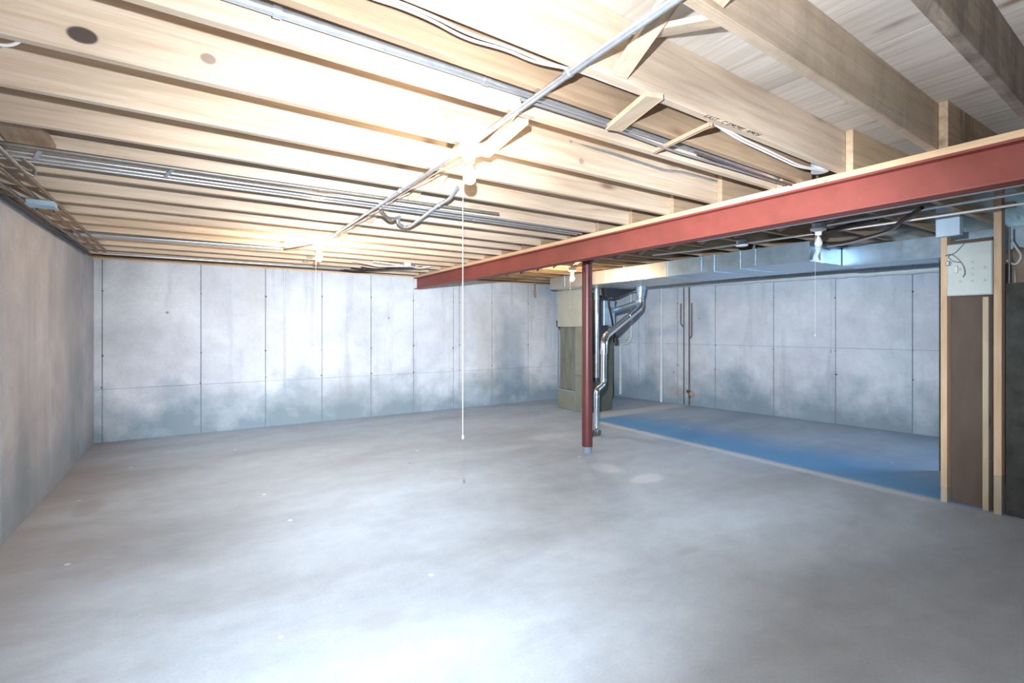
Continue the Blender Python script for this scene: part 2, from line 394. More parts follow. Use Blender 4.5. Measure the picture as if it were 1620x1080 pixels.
# back wall: cuts from the joints seen in the photograph (distance from the left corner)
wall_back = panel_wall('wall_back', 'wall', (-1.36, 8.05, 0), (7.75, 8.05, 0),
    [x+1.36 for x in (-1.03, .028, .83, 1.62, 2.385, 3.115, 3.87, 3.99, 4.67, 5.5, 6.3)], (.675,), .25,
    'long pale concrete wall with upright form joints at the far end')
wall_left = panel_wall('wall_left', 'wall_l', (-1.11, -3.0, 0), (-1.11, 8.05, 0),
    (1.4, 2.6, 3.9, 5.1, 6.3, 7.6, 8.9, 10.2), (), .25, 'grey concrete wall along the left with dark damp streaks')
wall_right = panel_wall('wall_right', 'wall', (7.505, 8.05, 0), (9.146, -3.0, 0),
    (.9, 1.78, 2.53, 3.53, 4.42, 5.34, 6.35, 7.3), (1.15,), .25, 'bluish concrete wall of the service bay with tie marks')
# sill plates on the wall tops
for nm, a in (('sill_plate', (-1.36, -1.13, -3, 8.3)), ('sill_plate', (-1.13, 7.8, 8.07, 8.3))):
    tag(link(nm, B(a[0], a[1], a[2], a[3], WT, JB-.001), 'plate'), 'thin wooden sill on top of the ' + ('left' if a[1] < 0 else 'back') + ' concrete wall', kind='structure')

for nm, a in (('trim_1', (-1.36, 8.0, 8.262, 8.30)), ('trim_2', (-1.40, -1.362, -3.2, 8.3))):
    tag(link(nm, B(a[0], a[1], a[2], a[3], JB, JT), 'joist_tan'), 'rim board closing the joist ends over the ' + ('back wall' if nm == 'trim_1' else 'left wall'), kind='structure')
ceiling = empty('ceiling', (0, 0, 0), 'open ceiling of pale wooden joists under plywood sheets', kind='structure')
# plywood sheets: long side across the joists
ys = [-3.2, -1.0, 1.43, 3.87, 6.31, 8.3]; i = 0
x = -1.36
while x < 9.1:
    x1 = min(x+1.22, 9.2)
    off = 1.22*(i % 2)
    yy = [-3.2]+([-1.68, .955, 3.49, 6.06] if i % 2 == 0 else [-.29, 2.21, 4.36, 7.43])+[8.3]
    for a, b in zip(yy, yy[1:]):
        part('plywood_sheet', B(x+.0015, x1-.0015, a+.0015, b-.0015, JT, JT+.018), 'ply', ceiling)
    x += 1.22; i += 1

def joist(x0, y0, x1, y1, mat='joist', zb=JB, h=.235, label=None):
    """y given at the far lower edge"""
    p = Vector((x0, y0-.019, 0)); q = Vector((x1, y1-.019, 0)); d = q-p; L = d.length
    bm = B(0, L, -.019, .019, 0, JT-zb if h is None else h, bev=.0025)
    o = link('joist', bm, mat, ceiling, label=label, loc=(p.x, p.y, zb), rot=(0, 0, math.atan2(d.y, d.x)))
    return o
J = [(.98, 1.13, .897), (1.40, .467, 1.297), (1.80, -.181, 1.709), (2.23, -.53, 2.13), (2.653, -.62, 2.559), (3.09, -.725, 2.989),
     (3.511, -.83, 3.42), (3.935, -.50, 3.85), (4.385, -.55, 4.28), (4.77, -.6, 4.67), (5.205, -.65, 5.06), (5.645, -.71, 5.50),
     (6.085, -.77, 5.93), (6.52, -.81, 6.33), (6.99, -.88, 6.78), (7.45, -.93, 7.24), (7.90, -.99, 7.70)]
J = [(-2.10-.0, 1, -2.17), (-1.66, 1, -1.73), (-1.2, 1, -1.27), (-.73, 1, -.81), (-.27, 1, -.35), (.17, 1, .09), (.62, 1.638, .552)] + J
yb = []
for k, (b, xl, yl) in enumerate(J):
    s = (b-yl)/(BX-xl); s = max(-.01, min(s, .045))
    joist(-1.34, b-s*(BX+1.34), 3.25, b+s*.13, {6: 'joist_stained', 7: 'joist_marked'}.get(k, 'joist')); yb.append(b)
    # second-bay joist laps the first one on its near side
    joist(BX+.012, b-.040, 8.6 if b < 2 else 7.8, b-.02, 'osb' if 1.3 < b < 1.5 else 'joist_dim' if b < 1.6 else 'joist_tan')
joist(-1.34, 1.425, 3.235, 1.632, 'joist_tan', label='extra tan joist squeezed between two regular ones')
def ylow(k, x):
    b, xl, yl = J[k]; s = max(-.01, min((b-yl)/(BX-xl), .045)); return b+s*(x-BX)
K0 = 7
# stamped lettering under joist
tcu = bpy.data.curves.new('lettering', 'FONT'); tcu.body = 'EAST  .C EMORE  AMOS'; tcu.size = .034; tcu.extrude = .0002; tcu.space_character = 1.12
tcu.materials.append(M['ink']); to = bpy.data.objects.new('lettering', tcu); COL.objects.link(to); to.parent = ceiling
to['label'] = 'faint black grading stamp under a joist'
to.matrix_world = Matrix(((1, -.035, 0, 1.80), (.035, -1, 0, 1.326), (0, 0, -1, JB-.0006), (0, 0, 0, 1)))

# bridging braces between joists
def brace(p, q, wd=.064, th=.019, mat='brace', label=None):
    bm = bmesh.new(); obox(bm, p, q, wd, th, bev=.0015); return part('bridging_brace', bm, mat, ceiling, label=label)
zt = JT-.03; zl = JB+.03
brace((1.27, ylow(8, 1.27)-.045, JB+.012), (1.24, ylow(7, 1.27)+.003, zt))
brace((1.33, ylow(7, 1.3)+.004, JB+.035), (1.36, ylow(8, 1.3)-.04, zt-.02))
brace((1.22, ylow(7, 1.2)-.042, JB+.02), (1.25, ylow(6, 1.2)+.003, zt), mat='brace')
brace((1.55, 1.60, JB-.011), (1.46, 1.29, JB-.011), .075, .019)
brace((1.22, 2.20, JB-.011), (1.155, 1.75, JB-.011), .075, .019)
brace((1.92, 1.70, JB-.012), (1.87, 1.34, JB-.012), .016, .016, 'brace_old', 'thin brown stick under the joists')
for k, x in ((10, 1.20), (11, 1.30), (12, 1.30), (13, 1.23), (14, 1.25), (15, 1.24), (16, 1.22), (17, 1.25), (18, 1.2), (19, 1.24), (20, 1.22), (21, 1.25), (22, 1.2)):
    brace((x, ylow(k+1, x)-.042, zl-.01), (x+.02, ylow(k, x)+.004, zt), .064, .019, 'brace')
    brace((x+.07, ylow(k, x)+.006, zl), (x+.09, ylow(k+1, x)-.04, zt), .064, .019, 'brace')
brace((-.70, 3.40, JB+.02), (-.74, 3.00, JB+.13), .17, .035, 'brace_old', 'short brown offcut wedged between joists at the left')
for k in range(9, 22, 1):
    x = 5.9+.03*math.sin(k*3)
    brace((4.6, yb[k+1]-.085, zl-.01), (4.62, yb[k]-.03, zt), .064, .019, 'brace_old')
    brace((4.67, yb[k]-.028, zl), (4.69, yb[k+1]-.085, zt), .064, .019, 'brace_old')

# ------------------------------------------------------------------ steel beam
beam = empty('steel_beam', (BX+.06, 2.5, 2.118), 'long red painted steel beam carrying the joists across the room', 'beam')
y0, y1 = -2.6, 8.04
part('web', B(BX+.052, BX+.066, y0, y1, 2.128, 2.298), 'red', beam)
part('upper_flange', B(BX, BX+.118, y0, y1, 2.296, 2.308, bev=.001), 'red', beam)
part('lower_flange', B(BX, BX+.118, y0, y1, 2.118, 2.130, bev=.001), 'red', beam)
for a, b in ((-2.6, .4), (.403, 4.1), (4.103, 8.04)):
    part('nailer_plank', B(BX-.004, BX+.124, a, b, 2.3085, JB-.001, bev=.002), 'plate', beam, label='wooden plank on the beam top')
bm = bmesh.new()
for y, z in ((3.05, 2.312), (3.15, 2.312), (1.95, 2.31), (1.45, 2.312), (2.6, 2.312)):
    tube(bm, [(BX-.002, y, z+.012), (BX-.012, y+.01, z-.004), (BX-.008, y+.016, z-.014)], .0022, n=5)
part('bent_nails', bm, 'brass', beam)

# ------------------------------------------------------------------ support post
post = empty('support_post', (3.84, 4.40, 0), 'dark red steel column standing on the slab beneath the beam', 'column')
part('shaft', T([(3.84, 4.40, .07), (3.84, 4.40, JB-.012)], .060, n=32), 'red_post', post, smooth=True)
part('footing_collar', T([(3.84, 4.40, 0), (3.84, 4.40, .07)], .050, n=24), 'joint', post, smooth=True, label='bare grey foot of the column')
part('cap_plate', B(3.74, 3.94, 4.29, 4.51, JB-.012, JB-.0005, bev=.001), 'red_post', post)
bm = bmesh.new()
tube(bm, [(3.84, 4.4, 1.83), (3.84, 4.4, 1.835)], .0605, n=32)
part('weld_ring', bm, 'red_post', post, smooth=True)

# ------------------------------------------------------------------ lights
def fixture(x, y, bulbmat, cordz, label, unlit=False, zbox=JB-.004, hang=0.0):
    t = empty('ceiling_light', (x, y, zbox), label, 'ceiling light')
    n = 8
    part('junction_box', lathe(bmesh.new(), [(0, 0), (.052, 0), (.052, -.038), (0, -.038)], (x, y, zbox), 8), 'box', t)
    part('lamp_holder', lathe(bmesh.new(), [(0, -.038), (.060, -.038), (.063, -.046), (.058, -.056), (.034, -.064), (.026, -.074), (.0235, -.098), (.019, -.100), (0, -.100)], (x, y, zbox), 28), 'porcelain', t, smooth=True)
    part('bulb_cap', lathe(bmesh.new(), [(0, -.100), (.0135, -.100), (.0135, -.112), (0, -.112)], (x, y, zbox), 16), 'brass', t, smooth=True)
    pr = [(0, -.110), (.0135, -.112), (.016, -.122), (.024, -.140), (.0295, -.157), (.0305, -.172), (.026, -.188), (.016, -.199), (0, -.203)]
    part('bulb', lathe(bmesh.new(), pr, (x, y, zbox), 24), bulbmat, t, smooth=True, label=None if not unlit else 'unlit glass bulb')
    cx, cy = x-.026, y+.012
    part('pull_cord', T([(cx, cy, zbox-.075), (cx-.004, cy, zbox-.3), (cx-.004, cy, cordz)], .0009, n=6), 'cord', t, smooth=True)
    part('cord_knob', lathe(bmesh.new(), [(0, .012), (.004, .008), (.005, 0), (.003, -.008), (0, -.010)], (cx-.004, cy, cordz), 10), 'cord', t, smooth=True)
    return t
fixture(1.095, 2.10, 'bulb0', .93, 'burning bare bulb nearest the camera with a long white cord')
fixture(1.046, 5.34, 'bulb1', 1.385, 'burning bare bulb nearer the back concrete wall with a pull cord')
fixture(4.62, 5.62, 'bulb2', 1.75, 'burning bare bulb right behind the red column')
fixture(4.47, 2.15, 'glass_off', 1.39, 'unlit bare bulb hanging in front of the blue duct', unlit=True)
t = empty('round_ceiling_box', (4.65, 2.97, JB), 'round white covered box under the joists by the duct', 'electrical box')
part('box_body', lathe(bmesh.new(), [(0, 0), (.050, 0), (.050, -.045), (0, -.045)], (4.65, 2.97, JB-.005), 20), 'box', t, smooth=True)
part('cover', lathe(bmesh.new(), [(0, -.045), (.060, -.045), (.062, -.052), (.050, -.060), (0, -.062)], (4.65, 2.97, JB-.005), 24), 'porcelain', t, smooth=True)

# ------------------------------------------------------------------ conduits and cables
def run(pts, r, mat, label, cat='conduit', group=None, rad=.05, straps=(), name='conduit', n=10):
    t = empty(name, pts[0], label, cat, group)
    part('pipe', T(pts, r, n=n, rad=rad), mat, t, smooth=True)
    for s in straps:
        bm = bmesh.new(); s = Vector(s)
        d = Vector((1, 0, 0)) if (abs(Vector(pts[-1]).x-Vector(pts[0]).x) > abs(Vector(pts[-1]).y-Vector(pts[0]).y)) else Vector((0, 1, 0))
        if abs(pts[-1][2]-pts[0][2]) > 1: d = Vector((0, 0, 1))
        tube(bm, [s-d*.012, s+d*.012], r*1.28, n=n); part('strap', bm, mat, t, smooth=True)
    return t
Z = JB-.014
run([(1.075, -2.5, Z-.003), (1.075, 1.2, Z-.003), (1.085, 2.05, Z-.012)], .0135, 'emt', 'long bright steel conduit from overhead to the nearest bulb', straps=[(1.075, 1.33, Z-.003)])
run([(1.09, 2.16, Z-.012), (1.06, 5.28, Z-.01)], .0115, 'emt', 'steel conduit between the two burning bulbs of the main room', straps=[(1.077, 3.02, Z-.011)])
run([(1.076, 1.65, Z-.022), (1.12, 1.85, Z-.03), (1.13, 2.0, Z-.03), (1.115, 2.25, Z-.03), (1.095, 2.5, Z-.034), (1.105, 2.7, Z-.028), (1.085, 3.0, Z-.035), (1.10, 3.4, Z-.028), (1.085, 4.0, Z-.032), (1.07, 4.8, Z-.026)],
    .0035, 'copper_wire', 'thin tan wire hanging along the conduit between bulbs', 'wire', rad=.05, name='loose_wire', n=6)
run([(-1.09, 1.60, 2.405), (1.1, 1.655, 2.400), (3.1, 1.735, 2.405)], .0155, 'emt', 'thick blue grey conduit running beside the overhead joists', straps=[(.93, 1.651, 2.401), (.20, 1.632, 2.402)])
run([(1.135, 2.10, 2.335), (1.139, 2.155, 2.37), (1.15, 2.162, 2.46), (1.22, 2.165, 2.50), (1.42, 2.165, 2.50), (2.08, 2.167, 2.493), (2.56, 2.175, 2.475), (2.73, 2.177, 2.494), (3.1, 2.177, 2.492)],
    .0105, 'emt', 'blue grey conduit looping up from the nearest bulb along a joist', rad=.03, straps=[(1.45, 2.166, 2.5), (1.76, 2.166, 2.497)])
g = 'steel conduits in a flat bundle across the ceiling'
for i, (dy, r, m_) in enumerate(((0, .007, 'emt'), (.085, .007, 'emt'), (.155, .0065, 'emt'))):
    run([(-1.05, 3.395+dy, Z-.002), (2.0, 3.40+dy, Z-.002), (3.0, 3.43+dy, Z-.003)], r, m_, ('conduit of the flat ceiling bundle, ' + ('nearest the camera', 'middle one', 'nearest the back wall')[i]), group=g,
        straps=[(.9+.5*i, 3.398+dy, Z-.002)])
run([(-1.0, 3.28, Z), (.15, 3.295, Z), (2.0, 3.34, Z+.02)], .011, 'emt_dark', 'dull dark conduit just in front of the flat ceiling bundle')
for i, (x, l) in enumerate(((-.66, 'leftmost'), (-.12, 'right hand'))):
    bm = bmesh.new(); obox(bm, (x, 3.30, Z-.004), (x-.035, 3.40, Z-.018), .018, .010)
    tag(link('pipe_bracket', bm, 'emt'), 'small steel bracket under the ceiling bundle, %s of the two' % l, 'bracket', 'ceiling bundle brackets')
for i in range(3):
    run([(-.98, 6.04+.05*i, Z), (.78, 5.97+.05*i, Z)], .010, 'emt', 'pale conduit high near the back wall, %s of three' % ('nearest', 'middle', 'farthest')[i], group='pale conduits ending left of the second bulb')
run([(.80, 5.97, Z-.01), (.92, 5.6, Z-.02), (1.02, 5.38, Z-.02)], .010, 'emt_dark', 'short bent conduit joining the second bulb', rad=.05)
run([(-.95, 7.50, Z), (.55, 7.53, Z), (2.2, 7.55, Z)], .010, 'emt', 'pale conduit close along the back wall top')
# left wall runs
for i, (xa, xb, zz, r, m_, l) in enumerate((
        (-.80, -.885, Z-.006, .011, 'emt_brown', 'brown conduit farthest from the left wall'),
        (-.89, -.955, Z-.008, .011, 'emt_brown', 'brown conduit leading over the blue box at the left wall'),
        (-1.0, -1.03, Z-.006, .010, 'emt_dark', 'dark conduit beside the left wall top'),
        (-1.045, -1.060, Z-.024, .012, 'black', 'black cable run hugging the left wall top'),
        (-1.07, -1.085, Z-.030, .014, 'black', 'thick black cable lying against the left wall'))):
    pts = [(xa, 2.2, zz), ((xa+xb)/2, 4.9, zz), (xb, 7.2, zz)]
    if i >= 3:
        pts = [(xa+random.uniform(-.012, .012), 2.2+.33*k, zz+random.uniform(-.012, .006)) for k in range(17)]
    run(pts, r, m_, l, 'conduit' if i < 3 else 'cable', rad=.15, straps=[((xa+xb)/2, 4.95, zz)] if i < 3 else ())
t = empty('junction_box', (-.90, 4.50, Z-.02), 'pale blue box under the conduits at the left wall', 'electrical box')
part('box_body', B(-.965, -.825, 4.47, 4.58, Z-.055, Z-.022, bev=.003), 'box', t)
part('cover', B(-.97, -.82, 4.465, 4.585, Z-.060, Z-.055, bev=.001), 'box', t)
for x in (-.93, -.90):
    part('cable_clamp', T([(x, 4.58, Z-.03), (x-.02, 4.70, Z-.03)], .008, n=8), 'emt', t, smooth=True)
run([(-.80, 3.2, Z-.02), (-.78, 3.60, Z-.05), (-.76, 3.68, Z-.05), (-.74, 3.62, Z-.02), (-.77, 3.5, Z)], .010, 'emt_dark', 'dark conduit hook turned back near the left wall', rad=.03)
# flexible conduit
run([(1.40, 2.85, Z+.02), (1.42, 3.0, Z-.014), (1.43, 3.21, Z-.012), (1.475, 3.87, Z-.04), (1.46, 3.98, Z-.035), (1.36, 3.86, Z-.03), (1.32, 3.70, Z-.0)], .012, 'emt', 'grey flexible conduit sagging under the bundle, the longer piece', rad=.06, straps=[(1.43, 3.21, Z-.012)])
run([(1.16, 3.66, Z), (1.24, 3.76, Z-.02), (1.29, 3.80, Z-.03), (1.318, 3.73, Z-.015)], .012, 'emt_dark', 'grey flexible conduit stub beside the longer sagging piece', rad=.04)
# white cables under joist
for i, (o_, l) in enumerate(((0, 'upper'), (.018, 'lower'))):
    pts = [(-.3, 1.285, JB-.002), (.40, 1.315+o_, JB), (.46, 1.30+o_, JB-.006), (.56, 1.30+o_, JB-.010), (.69, 1.315+o_*1.5, JB-.016), (.815, 1.31+o_, JB-.012), (.941, 1.315+o_*1.2, JB-.016), (1.05, 1.325, JB-.007), (1.15, 1.345+o_*.5, JB+.02), (1.9, 1.372+o_*.5, JB+.03), (2.15, 1.372+o_, JB-.005), (2.44, 1.385+o_, JB-.016), (2.74, 1.41+o_, JB-.02), (3.05, 1.42+o_*.5, JB+.008), (3.1, 1.425+o_*.5, JB+.03)]
    run(pts, .0045, 'cable_w', 'white cable slung under the overhead joist, %s of two' % l, 'cable', 'white cables under the joist', rad=.08, name='cable', n=8)
run([(1.05, 1.59, JB-.010), (1.6, 1.605, JB-.012), (2.0, 1.63, JB-.020), (2.5, 1.64, JB-.016), (3.05, 1.66, JB-.012)], .006, 'cable_g', 'grey cable stapled under the tan joist', 'cable', rad=.1, name='cable', n=8)
run([(2.1, 1.60, JB-.010), (2.6, 1.625, JB-.016), (3.08, 1.64, JB-.014)], .006, 'copper', 'brown cable beside the grey one under the tan joist', 'cable', rad=.1, name='cable', n=8)
run([(-.9, 2.17, JB+.01), (-.60, 2.19, JB-.002), (-.50, 2.17, JB-.003), (-.46, 2.13, JB+.02)], .005, 'cable_w', 'short white cable end at the upper left corner', 'cable', rad=.05, name='cable', n=8)
t = empty('metal_can', (3.07, 1.47, JB), 'round grey metal box beside the beam top', 'electrical box')
part('can_body', lathe(bmesh.new(), [(0, 0), (.045, 0), (.047, .05), (.045, .055), (0, .055)], (3.04, 1.455, JB+.01), 20), 'box', t, smooth=True)
# far cluster of cable and box
t = empty('far_junction_box', (2.45, 6.55, Z), 'pale grey box among cables before the far beam end', 'electrical box')
part('box_body', lathe(bmesh.new(), [(0, 0), (.11, 0), (.11, -.035), (0, -.035)], (2.45, 6.55, Z+.01), 8), 'emt', t)
for k, p in enumerate(([(2.45, 6.55, Z-.02), (2.2, 6.45, Z-.02), (1.95, 6.48, Z)], [(2.5, 6.55, Z-.02), (2.65, 6.62, Z-.03), (2.80, 6.59, Z)], [(2.4, 6.6, Z-.02), (2.1, 6.7, Z-.03), (1.7, 6.55, Z-.0)])):
    part('cable_whip', T(p, .010, n=8, rad=.1), 'cable_w', t, smooth=True)
for k in range(4):
    pts = [(2.0+.14*k+random.uniform(-.05, .05), 7.5-.22*k+random.uniform(-.05, .05), Z-.01*random.random()) for _ in range(1)]
    x, y, z = pts[0]
    pts = [(x-.25, y+.12, Z), (x-.1, y+.02, Z-.03), (x+.1, y-.03, Z-.02), (x+.26, y-.12, Z)]
    run(pts, .012, 'black', 'dark sagging cable near the far beam end, %s of four' % ('farthest', 'second farthest', 'third farthest', 'nearest')[k], 'cable', 'dark cables near the far beam end', rad=.08, name='cable', n=8)
# conduit on back wall, hanging rod
run([(1.087, 8.035, WT), (1.087, 8.035, .45)], .011, 'emt', 'thin pale conduit running down the back concrete wall', straps=[(1.087, 8.035, 1.8)])
t = empty('hanger_rod', (4.89, 6.96, JB), 'short dark rod hanging from the joists left of the furnace', 'rod')
part('rod', T([(4.89, 6.96, JB-.001), (4.89, 6.96, 2.03)], .012, n=10), 'copper', t, smooth=True)
part('end_fitting', T([(4.89, 6.96, 2.09), (4.89, 6.96, 2.01)], .019, n=8), 'copper', t)
# conduits of the service bay
run([(4.22, -2.4, Z-.004), (4.26, 3.2, Z-.004)], .010, 'emt', 'thin conduit just behind the red beam')
run([(4.46, -2.4, Z-.010), (4.47, 2.08, Z-.012)], .012, 'emt', 'conduit feeding the unlit bulb from the right')
run([(4.86, -2.0, Z-.019), (4.80, 1.5, Z-.019), (4.67, 2.90, Z-.022), (4.66, 3.6, Z-.016), (4.62, 4.1, Z+.0)], .010, 'cable_w', 'white conduit crossing behind the unlit bulb to the round box', rad=.2)
run([(5.45, 2.56, 2.31), (5.21, 2.54, 2.30), (5.20, 2.28, 2.265), (4.99, 1.86, 2.27), (4.6, 1.60, 2.285), (4.36, 1.40, 2.31)], .014, 'black', 'thick black cable looping behind the unlit bulb', 'cable', rad=.15, name='cable')
run([(5.42, 2.50, 2.25), (5.16, 2.47, 2.245), (5.12, 2.22, 2.235), (4.92, 1.80, 2.26), (4.72, 1.66, 2.28)], .009, 'cable_g', 'thin grey cable following the thick black loop', 'cable', rad=.15, name='cable')
run([(4.53, 1.75, 2.318), (4.56, 1.95, 2.305), (4.62, 2.1, 2.29), (4.70, 2.3, 2.318)], .018, 'black', 'short black cable loop under the shaded joists', 'cable', rad=.15, name='cable')
bm = bmesh.new(); obox(bm, (4.77, 1.69, JB-.0105), (5.0, 1.20, JB-.0105), .035, .018, bev=.002)
tag(link('wood_strip', bm, 'brace'), 'pale wooden strip under the joists beside the wall studs', 'wood strip')

# ------------------------------------------------------------------ sheet metal duct
duct = empty('trunk_duct', (5.75, 4.6, 2.15), 'long rectangular sheet metal duct behind the beam, bluish at the right end', 'duct')
DT = JB-.006; DB = 2.135
cuts = [7.0, 5.62, 4.78, 4.42, 3.72, 3.38, 2.61]
for i, (a, b) in enumerate(zip(cuts, cuts[1:])):
    mt = 'galv_warm' if i < 3 else 'galv'  # left sections carry painted bulb light, right ones painted blue light
    part('duct_section', B(5.25, 6.25, b+.002, a-.002, DB, DT, bev=.002), mt, duct)
for y in cuts[1:-1]:
    bm = bmesh.new(); box(bm, 5.246, 6.254, y-.011, y+.011, DB-.004, DT+.002); part('drive_cleat', bm, 'galv', duct)
bm = bmesh.new(); box(bm, 5.42, 5.47, 2.585, 2.612, DB-.01, DT-.03); part('corner_flange', bm, 'emt', duct)
bm = bmesh.new(); prism(bm, [(5.27, DB+.01), (5.40, DB+.015), (5.33, DB+.12)], 'Y', 2.59, 2.607); part('gusset', bm, 'emt', duct)
for a, b in ((2.608, 1.62), (1.616, .35), (.346, -1.5)):
    part('duct_section', B(5.93, 6.25, b+.002, a-.002, DB-.015, DT-.01, bev=.002), 'galv', duct)
part('drive_cleat', B(5.925, 6.255, 1.60, 1.63, DB-.02, DT), 'galv', duct)
for y in (6.6, 5.2, 3.9, 3.2):   # hangers
    part('hanger_strap', B(5.244, 5.248, y-.012, y+.012, DB+.02, JB+.05), 'galv', duct)

# ------------------------------------------------------------------ furnace
fu = empty('furnace', (5.91, 6.81, 0), 'tall beige furnace cabinet standing behind the red column', 'furnace')
FX0, FX1, FY0, FY1 = 5.56, 6.21, 6.43, 7.19
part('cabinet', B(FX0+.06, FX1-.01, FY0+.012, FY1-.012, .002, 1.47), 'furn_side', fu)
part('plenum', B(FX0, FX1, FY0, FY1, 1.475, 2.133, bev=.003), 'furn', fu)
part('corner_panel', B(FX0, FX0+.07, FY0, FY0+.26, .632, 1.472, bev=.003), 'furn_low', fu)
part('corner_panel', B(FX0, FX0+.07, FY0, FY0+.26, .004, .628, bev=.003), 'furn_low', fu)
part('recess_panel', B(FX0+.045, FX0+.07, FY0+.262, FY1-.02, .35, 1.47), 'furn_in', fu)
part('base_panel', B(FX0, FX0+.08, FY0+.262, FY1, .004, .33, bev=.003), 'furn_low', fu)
part('ledge', B(FX0-.004, FX0+.07, FY0+.262, FY1, .33, .345), 'emt', fu)
part('edge_trim', B(FX0-.003, FX0+.012, FY1-.012, FY1+.002, .33, 1.473), 'emt', fu)
part('edge_trim', B(FX0-.006, FX0+.006, FY0-.004, FY0+.014, .004, 2.13), 'emt', fu)
bm = bmesh.new(); prism(bm, [(FX0+.08, .002), (6.07, .002), (FX1-.01, .27), (FX1-.01, 1.47), (FX0+.08, 1.47)], 'Y', FY0-.012, FY0+.012)
part('front_panel', bm, 'furn_side', fu)
bm = bmesh.new(); prism(bm, [(5.72, 1.0), (5.80, .98), (6.05, 1.45), (6.17, 1.95), (5.72, 2.06)], 'Y', FY0-.05, FY0-.002)
part('tapered_casing', bm, 'dark_metal', fu)
part('casing_window', B(5.93, 6.19, FY0-.075, FY0-.052, 1.50, 1.93, bev=.004), 'galv', fu)
part('casing_trim', B(5.75, 6.20, FY0-.078, FY0-.05, 1.93, 1.97), 'dark_metal', fu)
part('side_riser', T([(5.775, FY0-.055, .58), (5.775, FY0-.055, 2.13)], .042, n=18), 'flue', fu, smooth=True)
part('riser_collar', T([(5.775, FY0-.055, 1.93), (5.775, FY0-.055, 2.132)], .052, n=18), 'galv', fu, smooth=True)
part('riser_foot', T([(5.775, FY0-.055, .54), (5.775, FY0-.055, .60)], .05, n=18), 'dark_metal', fu, smooth=True)
bm = bmesh.new(); prism(bm, [(5.85, DB-.001), (6.62, DB-.001), (6.40, 2.08), (6.12, 1.985), (5.88, 1.985)], 'Y', FY0-.20, FY0-.085)
part('duct_boot', bm, 'dark_metal', fu, label='dark sheet metal boot joining cabinet and duct')
part('drain_hose', T([(5.90, FY0-.22, 1.98), (5.905, FY0-.22, 1.86), (6.0, FY0-.20, 1.60), (6.10, FY0-.14, 1.36), (6.17, FY0-.10, 1.28)], .018, n=10, rad=.08), 'black', fu, smooth=True)
part('hose_fitting', T([(6.17, FY0-.10, 1.30), (6.18, FY0-.10, 1.20)], .042, n=12), 'black', fu, smooth=True)
part('side_outlet', T([(5.70, FY1, 1.53), (5.62, FY1+.09, 1.52)], .075, n=16), 'dark_metal', fu, smooth=True)

# flue / drain pipe that drops to the column foot
fl = empty('flue_pipe', (4.60, 5.04, .02), 'shiny bent metal pipe dropping from the duct beside the red column', 'pipe')
A = Vector((6.13, 5.70, DB-.002)); P1 = Vector((6.13, 5.70, 1.80)); P2 = Vector((4.74, 5.07, 1.33)); P3 = Vector((4.715, 5.06, .67)); P4 = Vector((4.57, 5.04, .615)); P5 = Vector((4.56, 5.035, .07))
part('upper_collar', T([A, (6.128, 5.70, 1.98)], [.085, .062], n=22), 'galv', fl, smooth=True)
part('upper_pipe', T([(6.128, 5.70, 2.0), P1, (5.6, 5.46, 1.615)], .052, n=20, rad=.12), 'flue', fl, smooth=True)
part('diagonal_pipe', T([(5.61, 5.465, 1.619), P2, (4.72, 5.062, 1.1)], .048, n=20, rad=.13), 'flue', fl, smooth=True)
part('lower_pipe', T([(4.722, 5.062, 1.12), P3, P4, P5, (4.50, 5.0, .05)], .038, n=18, rad=.06), 'flue', fl, smooth=True)
for p, q, r in (((6.125, 5.70, 1.93), (6.12, 5.695, 1.91), .056), ((4.72, 5.064, 1.14), (4.72, 5.064, 1.09), .046), ((4.716, 5.06, .76), (4.716, 5.06, .72), .044), ((4.565, 5.037, .54), (4.565, 5.037, .51), .042)):
    part('joint_band', T([p, q], r, n=20), 'galv', fl, smooth=True)
part('floor_tee', B(4.43, 4.60, 4.98, 5.06, .008, .07, bev=.008), 'copper', fl, label='brown drain fitting at the pipe foot')
br = empty('branch_pipe', (6.1, 5.7, 1.9), 'short bluish metal pipe between the bent pipe and the furnace', 'pipe')
part('pipe', T([(6.07, 5.72, 1.86), (6.16, 6.33, 1.76)], .048, n=18), 'galv', br, smooth=True)

# ------------------------------------------------------------------ pipes on the right wall
def WX(y, off): return 8.3-.1486*(y-2.7)-off
t = empty('drain_pipe', (7.7, 6, 2.3), 'thick pale plastic drain pipe along the top of the bay wall', 'pipe')
pts = [(WX(6.9, .13), 6.9, 2.268), (WX(3.4, .13), 3.4, 2.238), (WX(.5, .13), .5, 2.213)]
part('pipe', T(pts, .045, n=18), 'pvc', t, smooth=True)
for y in (5.4, 3.55, 3.2, 2.75): 
    zz = 2.268-(6.9-y)*.0086
    part('coupling', T([(WX(y+.07, .13), y+.07, zz), (WX(y-.07, .13), y-.07, zz)], .054, n=18), 'pvc', t, smooth=True)
vp = run([(7.50, 7.24, 2.32), (7.50, 7.24, 1.26), (7.49, 7.30, 1.15), (7.45, 7.49, 1.12), (7.45, 7.49, .07)], .030, 'pvc', 'white plastic pipe with a jog low on the bay wall', 'pipe', rad=.07, name='vent_pipe', n=14)
part('side_branch', T([(7.49, 7.26, 1.235), (7.42, 7.66, 1.23)], .024, n=12), 'pvc', vp, smooth=True)
run([(WX(6.6, .05), 6.6, 2.33), (WX(6.6, .05), 6.6, .002)], .024, 'pvc', 'straight pale upright pipe in the middle of the bay wall', 'pipe', name='vent_pipe', n=14)
run([(7.40, 7.72, 2.32), (7.40, 7.72, .002)], .032, 'black', 'black upright pipe right of the furnace', 'pipe', name='soil_pipe', n=14)
cp = empty('water_pipe', (WX(6.13, .05), 6.13, 0), 'brown water pipe on the bay wall, left of the pair', 'pipe', 'pair of brown water pipes')
